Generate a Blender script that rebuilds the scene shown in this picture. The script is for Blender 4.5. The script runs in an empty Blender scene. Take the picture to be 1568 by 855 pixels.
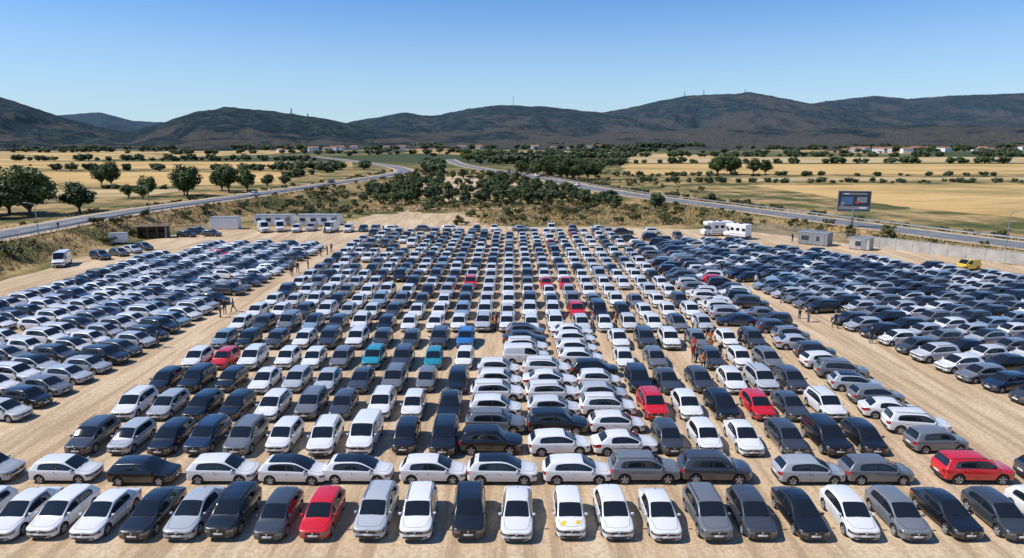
import bpy, bmesh, math, random, re
import numpy as np
from mathutils import Vector, Matrix, noise
from mathutils.bvhtree import BVHTree
random.seed(7); rng=np.random.RandomState(7)
scene=bpy.context.scene
col=scene.collection
scene.view_settings.view_transform='Standard'
try: scene.view_settings.look='None'
except Exception: pass
scene.view_settings.exposure=0

# ---------------------------------------------------------------- materials
def newmat(name):
    m=bpy.data.materials.new(name); m.use_nodes=True
    nt=m.node_tree; b=nt.nodes['Principled BSDF']
    return m,nt,b
def simple(name,c,rough=.6,metal=0,coat=0,spec=None,var=0.12,vscale=3.0):
    m,nt,b=newmat(name)
    b.inputs['Roughness'].default_value=rough
    b.inputs['Metallic'].default_value=metal
    b.inputs['Coat Weight'].default_value=coat
    b.inputs['Coat Roughness'].default_value=.04
    tc=nt.nodes.new('ShaderNodeTexCoord'); n=nt.nodes.new('ShaderNodeTexNoise')
    n.inputs['Scale'].default_value=vscale; n.inputs['Detail'].default_value=4
    nt.links.new(tc.outputs['Object'],n.inputs['Vector'])
    r=nt.nodes.new('ShaderNodeValToRGB')
    r.color_ramp.elements[0].position=.3; r.color_ramp.elements[1].position=.7
    r.color_ramp.elements[0].color=(*[v*(1-var) for v in c],1)
    r.color_ramp.elements[1].color=(*[min(1,v*(1+var)) for v in c],1)
    nt.links.new(n.outputs['Fac'],r.inputs['Fac']); nt.links.new(r.outputs['Color'],b.inputs['Base Color'])
    return m
class NT:
    def __init__(s,nt): s.nt=nt
    def n(s,t,**k):
        x=s.nt.nodes.new(t)
        for a,v in k.items(): setattr(x,a,v)
        return x
    def l(s,a,b): s.nt.links.new(a,b)
    def noise(s,vec,scale,detail=4,rough=.55,mapscale=None):
        if mapscale:
            mp=s.n('ShaderNodeMapping'); mp.inputs['Scale'].default_value=mapscale; s.l(vec,mp.inputs['Vector']); vec=mp.outputs['Vector']
        x=s.n('ShaderNodeTexNoise'); x.inputs['Scale'].default_value=scale; x.inputs['Detail'].default_value=detail; x.inputs['Roughness'].default_value=rough
        s.l(vec,x.inputs['Vector']); return x.outputs['Fac']
    def ramp(s,fac,stops):
        r=s.n('ShaderNodeValToRGB'); e=r.color_ramp.elements
        while len(e)<len(stops): e.new(.5)
        for i,(p,c) in enumerate(stops):
            e[i].position=p; e[i].color=(c,c,c,1) if not hasattr(c,'__len__') else (*c,1)
        s.l(fac,r.inputs['Fac']); return r.outputs['Color']
    def mix(s,fac,a,b,mode='MIX'):
        m=s.n('ShaderNodeMix',data_type='RGBA',blend_type=mode)
        for inp,v in ((m.inputs[0],fac),(m.inputs[6],a),(m.inputs[7],b)):
            if isinstance(v,(int,float)): inp.default_value=v
            elif isinstance(v,tuple): inp.default_value=(*v,1)
            else: s.l(v,inp)
        return m.outputs[2]
    def math(s,op,a,b=0.,clamp=False):
        m=s.n('ShaderNodeMath',operation=op); m.use_clamp=clamp
        for i,v in enumerate((a,b)):
            if isinstance(v,(int,float)): m.inputs[i].default_value=v
            else: s.l(v,m.inputs[i])
        return m.outputs[0]
    def bump(s,h,strength,dist,b):
        x=s.n('ShaderNodeBump'); x.inputs['Strength'].default_value=strength; x.inputs['Distance'].default_value=dist
        s.l(h,x.inputs['Height']); s.l(x.outputs['Normal'],b.inputs['Normal'])
    def maprange(s,v,a,b_,c=0,d=1):
        x=s.n('ShaderNodeMapRange'); x.inputs[1].default_value=a;x.inputs[2].default_value=b_;x.inputs[3].default_value=c;x.inputs[4].default_value=d
        s.l(v,x.inputs[0]); return x.outputs[0]

def mat_ground():
    m,nt,b=newmat('dry_land'); g=NT(nt)
    tc=g.n('ShaderNodeTexCoord'); P=tc.outputs['Object']
    n1=g.noise(P,.018,6,.6); n2=g.noise(P,.25,5,.65); n3=g.noise(P,.06,5,.6)
    dry=g.ramp(n2,[(.25,(.18,.12,.05)),(.5,(.38,.26,.12)),(.75,(.50,.36,.18))])
    grn=g.ramp(n2,[(.3,(.04,.055,.018)),(.7,(.13,.135,.05))])
    f=g.ramp(n3,[(.42,0.),(.58,1.)])
    near=g.mix(f,dry,grn)
    sep=g.n('ShaderNodeSeparateXYZ'); g.l(P,sep.inputs[0])
    mp=g.n('ShaderNodeMapping'); mp.inputs['Scale'].default_value=(.0055,.0036,1); mp.inputs['Rotation'].default_value=(0,0,.35); g.l(P,mp.inputs['Vector'])
    vo=g.n('ShaderNodeTexVoronoi',voronoi_dimensions='2D'); vo.inputs['Scale'].default_value=1; g.l(mp.outputs[0],vo.inputs['Vector'])
    sc=g.n('ShaderNodeSeparateColor'); g.l(vo.outputs['Color'],sc.inputs[0])
    fld=g.ramp(sc.outputs[0],[(0,(.06,.08,.035)),(.3,(.50,.33,.14)),(.42,(.11,.12,.05)),(.6,(.58,.40,.18)),(.8,(.18,.15,.07)),(1,(.42,.29,.14))])
    fld.node.color_ramp.interpolation='CONSTANT'
    fld=g.mix(g.ramp(n1,[(.45,0.),(.6,.75)]),fld,(.05,.065,.035))
    ff=g.maprange(sep.outputs[1],420,620)
    c=g.mix(ff,near,fld)
    far=g.maprange(sep.outputs[1],900,4000,0,.45)  # distance haze put into the land colour as a blue-grey blend
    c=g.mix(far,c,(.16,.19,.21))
    g.l(c,b.inputs['Base Color']); b.inputs['Roughness'].default_value=.95; b.inputs['Specular IOR Level'].default_value=.1
    g.bump(n2,.6,.6,b)
    return m
def mat_dirt():
    m,nt,b=newmat('sandy_dirt'); g=NT(nt)
    tc=g.n('ShaderNodeTexCoord'); P=tc.outputs['Object']
    a=g.noise(P,.06,6,.6); t=g.noise(P,1.3,5,.6,(1,.045,1)); f=g.noise(P,4,6,.7); t2=g.noise(P,.5,5,.6,(1,.10,1)); st=g.noise(P,14,3,.6)
    c=g.ramp(a,[(.3,(.54,.385,.235)),(.7,(.68,.51,.33))])
    c=g.mix(g.ramp(t,[(.43,.6),(.54,0.)]),c,(.33,.225,.135))
    c=g.mix(g.ramp(t2,[(.5,0.),(.62,.6)]),c,(.74,.58,.40))
    c=g.mix(g.ramp(f,[(.35,.55),(.58,0.)]),c,(.27,.195,.125))
    c=g.mix(g.ramp(st,[(.30,.6),(.38,0.)]),c,(.18,.14,.10))
    g.l(c,b.inputs['Base Color']); b.inputs['Roughness'].default_value=.95; b.inputs['Specular IOR Level'].default_value=.15
    g.bump(g.math('ADD',f,t),.6,.08,b); return m
def mat_field(c1,c2,name):
    m,nt,b=newmat(name); g=NT(nt)
    tc=g.n('ShaderNodeTexCoord'); P=tc.outputs['Object']
    a=g.noise(P,.02,5,.6); r=g.noise(P,.35,3,.6,(.12,1,1)); f=g.noise(P,.9,5,.7); p=g.noise(P,.012,6,.7,(.6,1,1))
    c=g.mix(g.ramp(a,[(.35,0.),(.65,1.)]),c1,c2)
    c=g.mix(g.ramp(r,[(.4,.45),(.6,0.)]),c,tuple(v*.6 for v in c1))
    c=g.mix(g.ramp(f,[(.3,.45),(.6,0.)]),c,tuple(v*.5 for v in c1))
    c=g.mix(g.ramp(p,[(.5,0.),(.62,.7)]),c,(.23,.19,.08))
    g.l(c,b.inputs['Base Color']); b.inputs['Roughness'].default_value=.95; b.inputs['Specular IOR Level'].default_value=.1
    return m
def mat_hills():
    m,nt,b=newmat('wooded_hill'); g=NT(nt)
    geo=g.n('ShaderNodeNewGeometry'); P=geo.outputs['Position']
    sep=g.n('ShaderNodeSeparateXYZ'); g.l(P,sep.inputs[0])
    n1=g.noise(P,.0042,9,.66); n2=g.noise(P,.035,7,.8); n5=g.noise(P,.022,6,.78)
    forest=g.ramp(n5,[(.40,(.004,.012,.012)),(.49,(.022,.042,.028)),(.56,(.085,.11,.06)),(.64,(.16,.155,.09))])
    dry=g.ramp(n2,[(.3,(.12,.10,.06)),(.7,(.42,.31,.19))])
    alt=g.math('ADD',g.maprange(sep.outputs[2],0,220,.05,-.04),g.maprange(sep.outputs[2],5,70,.07,0))
    k=g.math('ADD',n1,alt)
    k=g.math('ADD',k,g.maprange(sep.outputs[0],-900,700,-.07,.055))
    c=g.mix(g.ramp(k,[(.54,0.),(.60,.85)]),forest,dry)
    c=g.mix(g.ramp(n2,[(.50,0.),(.60,.6)]),c,forest)
    haze_mix=g.maprange(sep.outputs[1],1200,6500,.34,.90)  # aerial haze painted into the hill colour, bluer with distance
    c=g.mix(haze_mix,c,(.10,.16,.23))
    g.l(c,b.inputs['Base Color']); b.inputs['Roughness'].default_value=1; b.inputs['Specular IOR Level'].default_value=0
    g.bump(g.math('ADD',n2,g.math('MULTIPLY',n5,.8)),1.,42,b); return m
def mat_leaf(name,ca,cb,cc):
    m,nt,b=newmat(name); g=NT(nt)
    tc=g.n('ShaderNodeTexCoord'); oi=g.n('ShaderNodeObjectInfo')
    a=g.noise(tc.outputs['Object'],.55,3,.6); f=g.noise(tc.outputs['Object'],3.5,2,.6)
    k=g.math('ADD',g.math('MULTIPLY',a,.65),g.math('MULTIPLY',f,.35))
    k=g.math('ADD',k,g.math('MULTIPLY',g.math('SUBTRACT',oi.outputs['Random'],.5),.14))
    c=g.ramp(k,[(.36,ca),(.5,cb),(.64,cc)])
    g.l(c,b.inputs['Base Color']); b.inputs['Roughness'].default_value=.6; b.inputs['Specular IOR Level'].default_value=.3
    return m
def mat_paint():
    m,nt,b=newmat('car_paint'); g=NT(nt)
    oi=g.n('ShaderNodeObjectInfo'); tc=g.n('ShaderNodeTexCoord')
    # light road dust gathered low on the body
    sep=g.n('ShaderNodeSeparateXYZ'); g.l(tc.outputs['Object'],sep.inputs[0])
    n=g.noise(tc.outputs['Object'],3,4,.6)
    d=g.math('MULTIPLY',g.maprange(sep.outputs[2],.2,.6,.10,.01),n)
    c=g.mix(d,oi.outputs['Color'],(.40,.32,.24))
    g.l(c,b.inputs['Base Color']); b.inputs['Roughness'].default_value=.3; b.inputs['Metallic'].default_value=.0
    b.inputs['Coat Weight'].default_value=1; b.inputs['Coat Roughness'].default_value=.03
    return m
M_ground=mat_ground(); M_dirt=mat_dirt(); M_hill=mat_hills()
M_wheat=mat_field((.60,.39,.15),(.72,.49,.22),'wheat_stubble')
M_pale=mat_field((.54,.39,.20),(.64,.49,.28),'pale_stubble')
M_oak=mat_leaf('oak_leaves',(.025,.045,.012),(.06,.095,.025),(.16,.20,.055))
M_farleaf=mat_leaf('hazed_distant_leaves',(.035,.058,.025),(.07,.10,.042),(.14,.17,.075))  # leaf greens lightened to paint in haze on the far trees
M_olive=mat_leaf('olive_leaves',(.028,.045,.016),(.065,.095,.032),(.13,.16,.06))
M_shrub=mat_leaf('shrub_leaves',(.035,.045,.014),(.09,.10,.03),(.20,.17,.065))
M_bark=simple('bark',(.12,.09,.065),.9)
M_grass=mat_leaf('dry_grass_blades',(.24,.17,.07),(.40,.29,.13),(.52,.40,.20))
M_paint=mat_paint()
M_glass=simple('tinted_glass',(.012,.015,.019),.04,0,.3,var=.05)
M_trim=simple('black_trim',(.02,.02,.021),.5)
M_tyre=simple('tyre_rubber',(.022,.021,.020),.85)
M_rim=simple('alloy_rim',(.42,.43,.45),.45,.3)
M_head=simple('headlamp_lens',(.17,.19,.22),.12,.7,1)
M_tail=simple('tail_lamp',(.32,.012,.012),.15,0,1)
M_plate=simple('number_plate',(.75,.75,.72),.4)
CARM=[M_paint,M_glass,M_trim,M_tyre,M_rim,M_head,M_tail,M_plate]
M_asph=simple('asphalt',(.15,.152,.158),.85,var=.25,vscale=.4)
M_line=simple('road_paint',(.75,.75,.72),.7)
M_white=simple('white_panel',(.78,.78,.77),.45,var=.05,vscale=.8)
M_conc=simple('concrete',(.42,.40,.36),.85,var=.18,vscale=.7)
M_steel=simple('galvanised_steel',(.36,.37,.38),.45,.6)
M_brown=simple('rusty_timber',(.13,.085,.055),.85,var=.3,vscale=1.5)
M_grey=simple('grey_panel',(.25,.26,.27),.6,var=.15)
M_yellow=simple('yellow_paint',(.75,.50,.03),.4)
M_redd=simple('sign_red',(.45,.06,.05),.5)
M_blue=simple('sign_blue',(.08,.16,.30),.5)
M_dark=simple('sign_dark',(.035,.04,.05),.5)

# ---------------------------------------------------------------- helpers
def mesh_obj(name,verts,faces,mats,midx=None,smooth=False,link=True):
    me=bpy.data.meshes.new(name); me.from_pydata([tuple(v) for v in verts],[],[tuple(f) for f in faces])
    for m in mats: me.materials.append(m)
    if midx is not None: me.polygons.foreach_set('material_index',midx)
    if smooth: me.polygons.foreach_set('use_smooth',[True]*len(me.polygons))
    me.update()
    if not link: return me
    o=bpy.data.objects.new(name,me); col.objects.link(o); return o
class Geo:
    """collects shaped parts into one mesh"""
    def __init__(s): s.v=[];s.f=[];s.m=[]
    def add(s,v,f,m):
        o=len(s.v); s.v+= [tuple(x) for x in v]; s.f+=[tuple(i+o for i in q) for q in f]; s.m+=[m]*len(f) if isinstance(m,int) else m
    def box(s,c,d,m=0,bev=.0,rot=0):
        bm=bmesh.new(); bmesh.ops.create_cube(bm,size=1)
        for v in bm.verts: v.co=Vector((v.co.x*d[0],v.co.y*d[1],v.co.z*d[2]))
        if bev>0: bmesh.ops.bevel(bm,geom=bm.edges[:],offset=bev,segments=2,affect='EDGES',profile=.5)
        R=Matrix.Rotation(rot,3,'Z')
        bm.verts.index_update()
        s.add([R@v.co+Vector(c) for v in bm.verts],[[v.index for v in f.verts] for f in bm.faces],m); bm.free()
    def cyl(s,p0,p1,r0,r1,m=0,n=12):
        p0=Vector(p0);p1=Vector(p1); d=(p1-p0).normalized(); a=d.orthogonal().normalized(); b=d.cross(a)
        vs=[];
        for p,r in((p0,r0),(p1,r1)):
            for i in range(n):
                t=2*math.pi*i/n; vs.append(p+(a*math.cos(t)+b*math.sin(t))*r)
        fs=[(i,(i+1)%n,n+(i+1)%n,n+i) for i in range(n)]+[tuple(range(n))[::-1],tuple(range(n,2*n))]
        s.add(vs,fs,m)
    def obj(s,name,mats,smooth=False,link=True):
        return mesh_obj(name,s.v,s.f,mats,s.m,smooth,link)
def empty(name,loc=(0,0,0)):
    e=bpy.data.objects.new(name,None); e.location=loc; col.objects.link(e); return e
def inst(name,me,loc,rz=0,sc=1,parent=None,color=None):
    o=bpy.data.objects.new(name,me); o.location=loc; o.rotation_euler=(0,0,rz)
    o.scale=sc if hasattr(sc,'__len__') else (sc,sc,sc)
    if color: o.color=(*color,1)
    col.objects.link(o)
    if parent: o.parent=parent
    return o

# ---------------------------------------------------------------- roads + terrain height
def smoothpts(P,step=4):
    P=[np.array(p,float) for p in P]; out=[]
    P=[2*P[0]-P[1]]+P+[2*P[-1]-P[-2]]
    for i in range(1,len(P)-2):
        n=max(2,int(np.linalg.norm(P[i+1]-P[i])/step))
        for k in range(n):
            t=k/n
            out.append(.5*((2*P[i])+(-P[i-1]+P[i+1])*t+(2*P[i-1]-5*P[i]+4*P[i+1]-P[i+2])*t*t+(-P[i-1]+3*P[i]-3*P[i+1]+P[i+2])*t**3))
    out.append(P[-2]); return np.array(out)
ROAD_L=smoothpts([(-98,-50,3),(-94,60,3),(-91.5,121,3),(-90,161,3),(-79,215,3),(-61,349,2.2),(-70,440,.9),(-112,560,.3),(-230,800,.2)])
ROAD_R=smoothpts([(185,5,1.2),(120,82,1.2),(91.6,121,1.2),(68.7,172,1.2),(36.7,247,1.2),(11.7,343,1.2),(-20,450,.9),(-42,547,.5),(-62,680,.3)])
def height(x,y):
    x=np.atleast_1d(np.asarray(x,float)); y=np.atleast_1d(np.asarray(y,float)); h=np.zeros_like(x)
    for R,pl,sl in ((ROAD_L,7.,8.),(ROAD_R,6.5,8.)):
        best=np.full(x.shape,1e9); hh=np.zeros_like(x)
        for s in range(0,len(R)):
            d=np.hypot(x-R[s,0],y-R[s,1]); k=d<best; best[k]=d[k]; hh[k]=R[s,2]
        t=np.clip(1-(best-pl)/sl,0,1); t=t*t*(3-2*t); h=np.maximum(h,hh*t)
    return h
def hz(x,y): return float(height([x],[y])[0])
def axis(lo,hi,step,far,g=1.18):
    a=list(np.arange(lo,hi+.01,step)); s=step; v=a[-1]
    up=[]
    while v<far: s*=g; v+=s; up.append(v)
    return a,up
ax,up=axis(-220,220,3,9000); xs=[-v for v in up[::-1]]+ax+up
ay,upy=axis(-80,620,4,9500); ys=ay+upy
X,Y=np.meshgrid(xs,ys); Hh=height(X.ravel(),Y.ravel())
nx=len(xs); V=np.stack([X.ravel(),Y.ravel(),Hh],1)
F=[(j*nx+i,j*nx+i+1,(j+1)*nx+i+1,(j+1)*nx+i) for j in range(len(ys)-1) for i in range(nx-1)]
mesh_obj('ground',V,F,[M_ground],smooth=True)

def ribbon_geo(R,off,w,dz):
    vs=[];n=len(R)
    for i in range(n):
        a=R[max(0,i-1)];b=R[min(n-1,i+1)]; t=(b-a)[:2]; t/=np.linalg.norm(t); nrm=np.array([t[1],-t[0]])
        for s in(-1,1):
            p=R[i,:2]+nrm*(off+s*w/2); vs.append((p[0],p[1],R[i,2]+dz))
    return vs,[(2*i,2*i+1,2*i+3,2*i+2) for i in range(n-1)]
def road(name,R,w):
    v,f=ribbon_geo(R,0,w,.12); o=mesh_obj(name,v,f,[M_asph])
    g=Geo()
    for off in(-w/2+.5,w/2-.5):
        v,f=ribbon_geo(R,off,.16,.126); g.add(v,f,0)
    v,f=ribbon_geo(R,0,.14,.126); g.add(v,[q for i,q in enumerate(f) if i%3!=0],0)
    l=g.obj('lane_markings',[M_line]); l.parent=o
    g=Geo()
    for off in(-w/2-.9,w/2+.9):
        v,f=ribbon_geo(R,off,1.8,.10); g.add(v,f,0)
    s=g.obj('gravel_shoulder',[M_dirt]); s.parent=o
    g=Geo()
    for side in(1,):
        vs=[];n=min(len(R),110)
        for i in range(n):
            a=R[max(0,i-1)];b=R[min(len(R)-1,i+1)]; t=(b-a)[:2]; t/=np.linalg.norm(t); nr=np.array([t[1],-t[0]])*side
            p=R[i,:2]+nr*(w/2+1.4); z=R[i,2]+.1
            for dz,o_ in((.45,.0),(.6,.05),(.75,0)): vs.append((p[0]+nr[0]*o_,p[1]+nr[1]*o_,z+dz))
            g.box((p[0],p[1],z+.33),(.1,.1,.74),0)
        g.add(vs,[(3*i+k,3*i+3+k,3*i+4+k,3*i+1+k) for i in range(n-1) for k in(0,1)],0)
    r=g.obj('guard_rail',[M_steel]); r.parent=o
    return o
road('road',ROAD_L,9.0); road('road',ROAD_R,8.5)

def sheet(name,poly,z,mat,jag=1.2,step=4):
    pts=[]
    for i in range(len(poly)):
        a=np.array(poly[i],float);b=np.array(poly[(i+1)%len(poly)],float); n=max(1,int(np.linalg.norm(b-a)/step))
        for k in range(n):
            p=a+(b-a)*k/n; pts.append((p[0]+rng.uniform(-jag,jag),p[1]+rng.uniform(-jag,jag),z))
    me=bpy.data.meshes.new(name); bm=bmesh.new(); vs=[bm.verts.new(p) for p in pts]; f=bm.faces.new(vs)
    bmesh.ops.triangulate(bm,faces=[f]); 
    bmesh.ops.recalc_face_normals(bm,faces=bm.faces[:])
    bm.to_mesh(me); bm.free(); me.materials.append(mat)
    o=bpy.data.objects.new(name,me); col.objects.link(o); return o
sheet('dirt_lot',[(-74,-78),(-73,60),(-74,135),(-68,152),(-42,156),(-38,184),(-14,188),(-6,158),(20,158),(48,152),(55,147),(82,107),(110,74),(150,20),(150,-78)],.02,M_dirt)
sheet('wheat_field',[(104,303),(430,312),(430,110),(165,118),(118,200)],.04,M_wheat)
sheet('wheat_field',[(64,392),(620,410),(720,560),(90,560)],.05,M_wheat,3,15)
sheet('stubble_field',[(100,590),(760,590),(900,760),(130,780)],.06,M_pale,4,20)
sheet('wheat_field',[(-104,305),(-260,292),(-520,330),(-620,430),(-140,420)],.05,M_wheat,3,15)
sheet('stubble_field',[(-136,240),(-340,236),(-340,282),(-126,276)],.04,M_pale,2,10)
sheet('wheat_field',[(-170,470),(-640,480),(-800,640),(-190,610)],.05,M_wheat,3,15)
sheet('stubble_field',[(110,335),(300,340),(300,368),(112,362)],.04,M_pale,2,10)
v,f=ribbon_geo(smoothpts([(-27,184,0),(-30,200,0),(-22,225,0),(-12,262,0),(-18,310,0),(-30,380,0)]),0,6,.03); mesh_obj('dirt_track',v,f,[M_dirt])
v,f=ribbon_geo(smoothpts([(-60,208,0),(-30,199,0),(10,200,0),(40,205,0)]),0,4,.04); mesh_obj('dirt_track',v,f,[M_dirt])
sheet('bare_ground',[(-48,280),(10,275),(0,330),(-30,372),(-45,360)],.026,M_dirt,2,6)

# ---------------------------------------------------------------- hills
def A(px): return (px-784)/1079.
RID=[
 (2600,750,[(-500,150),(-150,133),(0,147),(40,160),(100,181),(160,196),(230,207),(300,216)]),
 (2350,650,[(120,217),(200,200),(250,185),(290,172),(345,162),(400,168),(450,173),(500,181),(560,194),(640,206),(720,215)]),
 (3400,900,[(440,216),(500,192),(560,181),(620,171),(660,177),(700,169),(760,160),(830,162),(880,167),(950,175),(1020,190),(1100,206),(1200,213)]),
 (3950,950,[(760,205),(880,178),(960,165),(1000,156),(1050,146),(1100,144),(1150,141),(1200,150),(1240,157),(1290,165),(1350,176),(1568,184),(2300,190)]),
 (4700,1000,[(1050,190),(1150,170),(1240,158),(1300,150),(1340,146),(1390,151),(1450,146),(1568,142),(1800,138),(2300,150)]),
 (6200,1100,[(-500,165),(0,177),(80,176),(150,171),(200,184),(300,190),(450,190),(600,186),(800,190)]),
 (2250,500,[(500,214),(600,209),(700,203),(800,200),(900,205),(1000,199),(1100,195),(1200,199),(1300,194),(1420,190),(1568,194),(1800,190),(2300,196)]),
]
def hill_h(a,y):
    best=0
    x=a*y
    w=noise.fractal(Vector((x/900.,y/900.,3)),1.,2.,5)
    gul=abs(noise.noise(Vector((x/260.,y/420.,9))))+.5*abs(noise.noise(Vector((x/110.,y/160.,5))))
    for yr,wd,pts in RID:
        px=[A(p[0]) for p in pts]; pz=[20+yr*max(-.02,(212.5-p[1])*.000906) for p in pts]
        h=np.interp(a,px,pz,left=pz[0] if pts[0][0]<0 else 0,right=pz[-1] if pts[-1][0]>1700 else 0)
        d=(y-yr)/wd; pr=math.exp(-abs(d)**1.7*1.1)
        side=1-abs(pr-.5)*2
        h=h*pr*(1+ .28*side*w) - 75*gul*side*min(1,h/120.)
        best=max(best,h)
    return best-3+5*noise.noise(Vector((x/60.,y/60.,1)))+2.5*noise.noise(Vector((x/22.,y/22.,1)))
na,ny=560,230
aa=np.linspace(-1.25,1.25,na); yy=1150*(8000/1150.)**np.linspace(0,1,ny)
HV=[(a*y,y,hill_h(a,y)) for y in yy for a in aa]
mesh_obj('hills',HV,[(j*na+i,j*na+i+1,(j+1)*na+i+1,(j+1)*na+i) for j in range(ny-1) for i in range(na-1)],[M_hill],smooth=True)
def mast(px,y,h):
    a=A(px); z=hill_h(a,y); g=Geo(); w=3.
    for sx in(-1,1):
        for sy in(-1,1): g.cyl((sx*w,sy*w,-6),(sx*.5,sy*.5,h),.6,.4,0,5)
    n=7
    for i in range(n):
        t=i/n;t2=(i+1)/n; a0=w*(1-t)+.5*t; a1=w*(1-t2)+.5*t2
        for s in(-1,1):
            g.cyl((-a0,s*a0,h*t),(a1,s*a1,h*t2),.3,.3,0,4); g.cyl((s*a0,-a0,h*t),(s*a1,a1,h*t2),.3,.3,0,4)
    o=g.obj('radio_mast',[M_steel]); o.location=(a*y,y,z)
mast(786,3400,45); mast(445,2350,20); mast(470,2350,13); mast(1077,3950,34); mast(1048,3950,28); mast(1140,3950,20)

# ---------------------------------------------------------------- vegetation
def tree_mesh(name,h,cr,ch,nclump,nleaf,ls,leafmat,seed,trunk=.25,base=.3):
    r=np.random.RandomState(seed); g=Geo()
    cz=h*base+ch
    g.cyl((0,0,-.2),(r.uniform(-.2,.2),r.uniform(-.2,.2),h*base+.3),trunk,trunk*.65,0,8)
    cl=[]
    for i in range(nclump):
        d=r.normal(size=3); d/=np.linalg.norm(d); k=r.uniform(.15,1)**.5
        c=np.array([d[0]*cr*k*.8,d[1]*cr*k*.8,cz+d[2]*ch*k*.75]); 
        rad=r.uniform(.24,.44)*cr; cl.append((c,rad))
        if i%3==0: g.cyl((0,0,h*base*.8),tuple(c),trunk*.45,.04,0,5)
    vs=[];fs=[]
    for i in range(nleaf):
        c,rad=cl[r.randint(nclump)]
        d=r.normal(size=3); d/=np.linalg.norm(d); p=c+d*rad*r.uniform(.45,1.06)*np.array([1,1,.8])
        nrm=d+r.normal(size=3)*.5+np.array([0,0,.3]); nrm/=np.linalg.norm(nrm)
        t=np.cross(nrm,r.normal(size=3)); t/=np.linalg.norm(t)+1e-6; b=np.cross(nrm,t); s=ls*r.uniform(.6,1.3)
        o=len(vs); vs+=[p-t*s,p-b*s*.7,p+t*s,p+b*s*.7]; fs.append((o,o+1,o+2,o+3))
    g.add(vs,fs,1)
    return g.obj(name,[M_bark,leafmat],link=False)
OAK=[tree_mesh('oak',10,4.2,4.0,38,5200,.27,M_oak,s,.32,.13) for s in(1,2,3,4)]
OLV=[tree_mesh('olive',4.5,1.9,1.75,20,2200,.18,M_olive,s+20,.17,.14) for s in(1,2,3)]
FAR=[tree_mesh('far_tree',8,3.8,3.4,18,620,.62,M_farleaf,s+40,.3,.04) for s in(1,2,3,4)]
SHR=[tree_mesh('shrub',1.6,1.3,.75,9,420,.15,M_shrub,s+60,.05,.12) for s in(1,2,3)]
def tree(kind,ms,x,y,h,base_h,wide=1):
    s=h/base_h
    inst(kind,random.choice(ms),(x,y,hz(x,y)-.05),random.uniform(0,6.28),(s*wide,s*wide*random.uniform(.9,1.1),s))
for x,y,h,w in [(-128,181,14.0,1.15),(-137,186,12,1.2),(-121,191,9,1.35),(-133,174,9,1.3),(-144,180,11,1.3),(-172,295,12,.8),(-179,300,9,1),(-116,245,12,1),(-108,262,11.5,.95),(-114,270,10,1),(-101,262,11,.8),(-119,249,9,1),
   (-104,292,6,1.1),(-129,243,8,.9),(-125,232,5,1.1),(-132,236,5,1.2),(-99,300,5,1.2),
   (12,352,9,1.1),(18,344,11,1.1),(24,340,12,1.2),(30,338,12,1.2),(34,350,11,1.1),(20,360,11,1),(38,345,10,1),(43,356,9,1.1),(29,362,10,1.3),(5,372,8,1.1),
   (116,390,12,1.1),(123,388,11,1.1),(128,396,11,1.2),(137,392,10,1),(120,402,10,1.2),(146,398,9,1.1),
   (-38,600,13,1.2),(-30,590,12,1.2),(-20,585,13,1.3)]:
    tree('oak_tree',OAK,x,y,h,9.4,w)
for x,y,h in [(41.5,198,5.2),(30.5,199,4.6),(43,201,4.4),(23,212,4.2),(-52,176,3.4),(62,213,3.5)]: tree('olive_tree',OLV,x,y,h,4.3)
# olive grove between the roads
for row_,(D,x0,x1,st) in enumerate([(211,-40,33,4.4),(219,-47,30,5.2),(228,-48,30,5.6),(240,-50,28,5.0),(254,-52,24,5.6),(268,-50,20,5.4),(282,-50,14,6),(298,-48,10,6),(322,-46,6,6),(352,-42,-4,6)]):
    x=x0
    while x<x1:
        if random.random()>.12 and not(-30<x<-12 and random.random()<.25):
            tree('olive_tree',OLV,x+random.uniform(-1.2,1.2),D+random.uniform(-2.5,2.5),random.uniform(3.6,6.0),4.3,random.uniform(1,1.25))
        x+=st
# distant masses
far=empty('distant_trees')
def scatter(n,x0,x1,y0,y1,smin,smax):
    for i in range(n):
        if i%9==0: X0=random.uniform(x0,x1); Y0=random.uniform(y0,y1); SX=random.uniform(15,90)
        x=random.gauss(X0,SX); y=random.gauss(Y0,12)
        sc=random.uniform(smin,smax)
        zz=hz(x,y) if y<820 else 0
        if zz>.1: continue
        inst('tree_clump',random.choice(FAR),(x,y,-.3),random.uniform(0,6.28),(sc*1.5,sc*1.2,sc*.8),far)
def hedge(p0,p1,n,smin,smax,sp=6):
    for i in range(n):
        t=random.random(); x=p0[0]+(p1[0]-p0[0])*t+random.uniform(-sp,sp); y=p0[1]+(p1[1]-p0[1])*t+random.uniform(-sp,sp)
        if hz(x,y)>.1: continue
        sc=random.uniform(smin,smax)
        inst('tree_clump',random.choice(FAR),(x,y,-.3),random.uniform(0,6.28),(sc*1.25,sc*1.1,sc*.82),far)
hedge((-150,448),(-520,440),60,.3,1.1,8); hedge((-50,400),(-60,540),26,.8,1.4,8); hedge((-100,455),(-160,455),20,.8,1.3,8)
hedge((60,378),(260,382),46,.25,.6,5); hedge((260,374),(600,390),60,.3,.8,6)
hedge((55,330),(110,322),20,.3,.6,5); hedge((110,322),(430,326),110,.22,.5,5)
hedge((90,575),(760,575),110,.5,1.2,8); hedge((-150,640),(-780,660),110,.6,1.3,10); hedge((-30,560),(60,600),34,1,1.6,12)
hedge((-60,720),(120,700),50,1,1.7,14); hedge((110,780),(900,790),110,.7,1.5,14)
hedge((-10,400),(60,480),30,.8,1.3,12); hedge((40,480),(90,560),18,.8,1.3,8); hedge((-125,305),(-110,430),14,.5,.9,4)
hedge((-330,285),(-140,280),40,.2,.6,3); hedge((-320,236),(-140,232),30,.25,.6,4)
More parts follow.
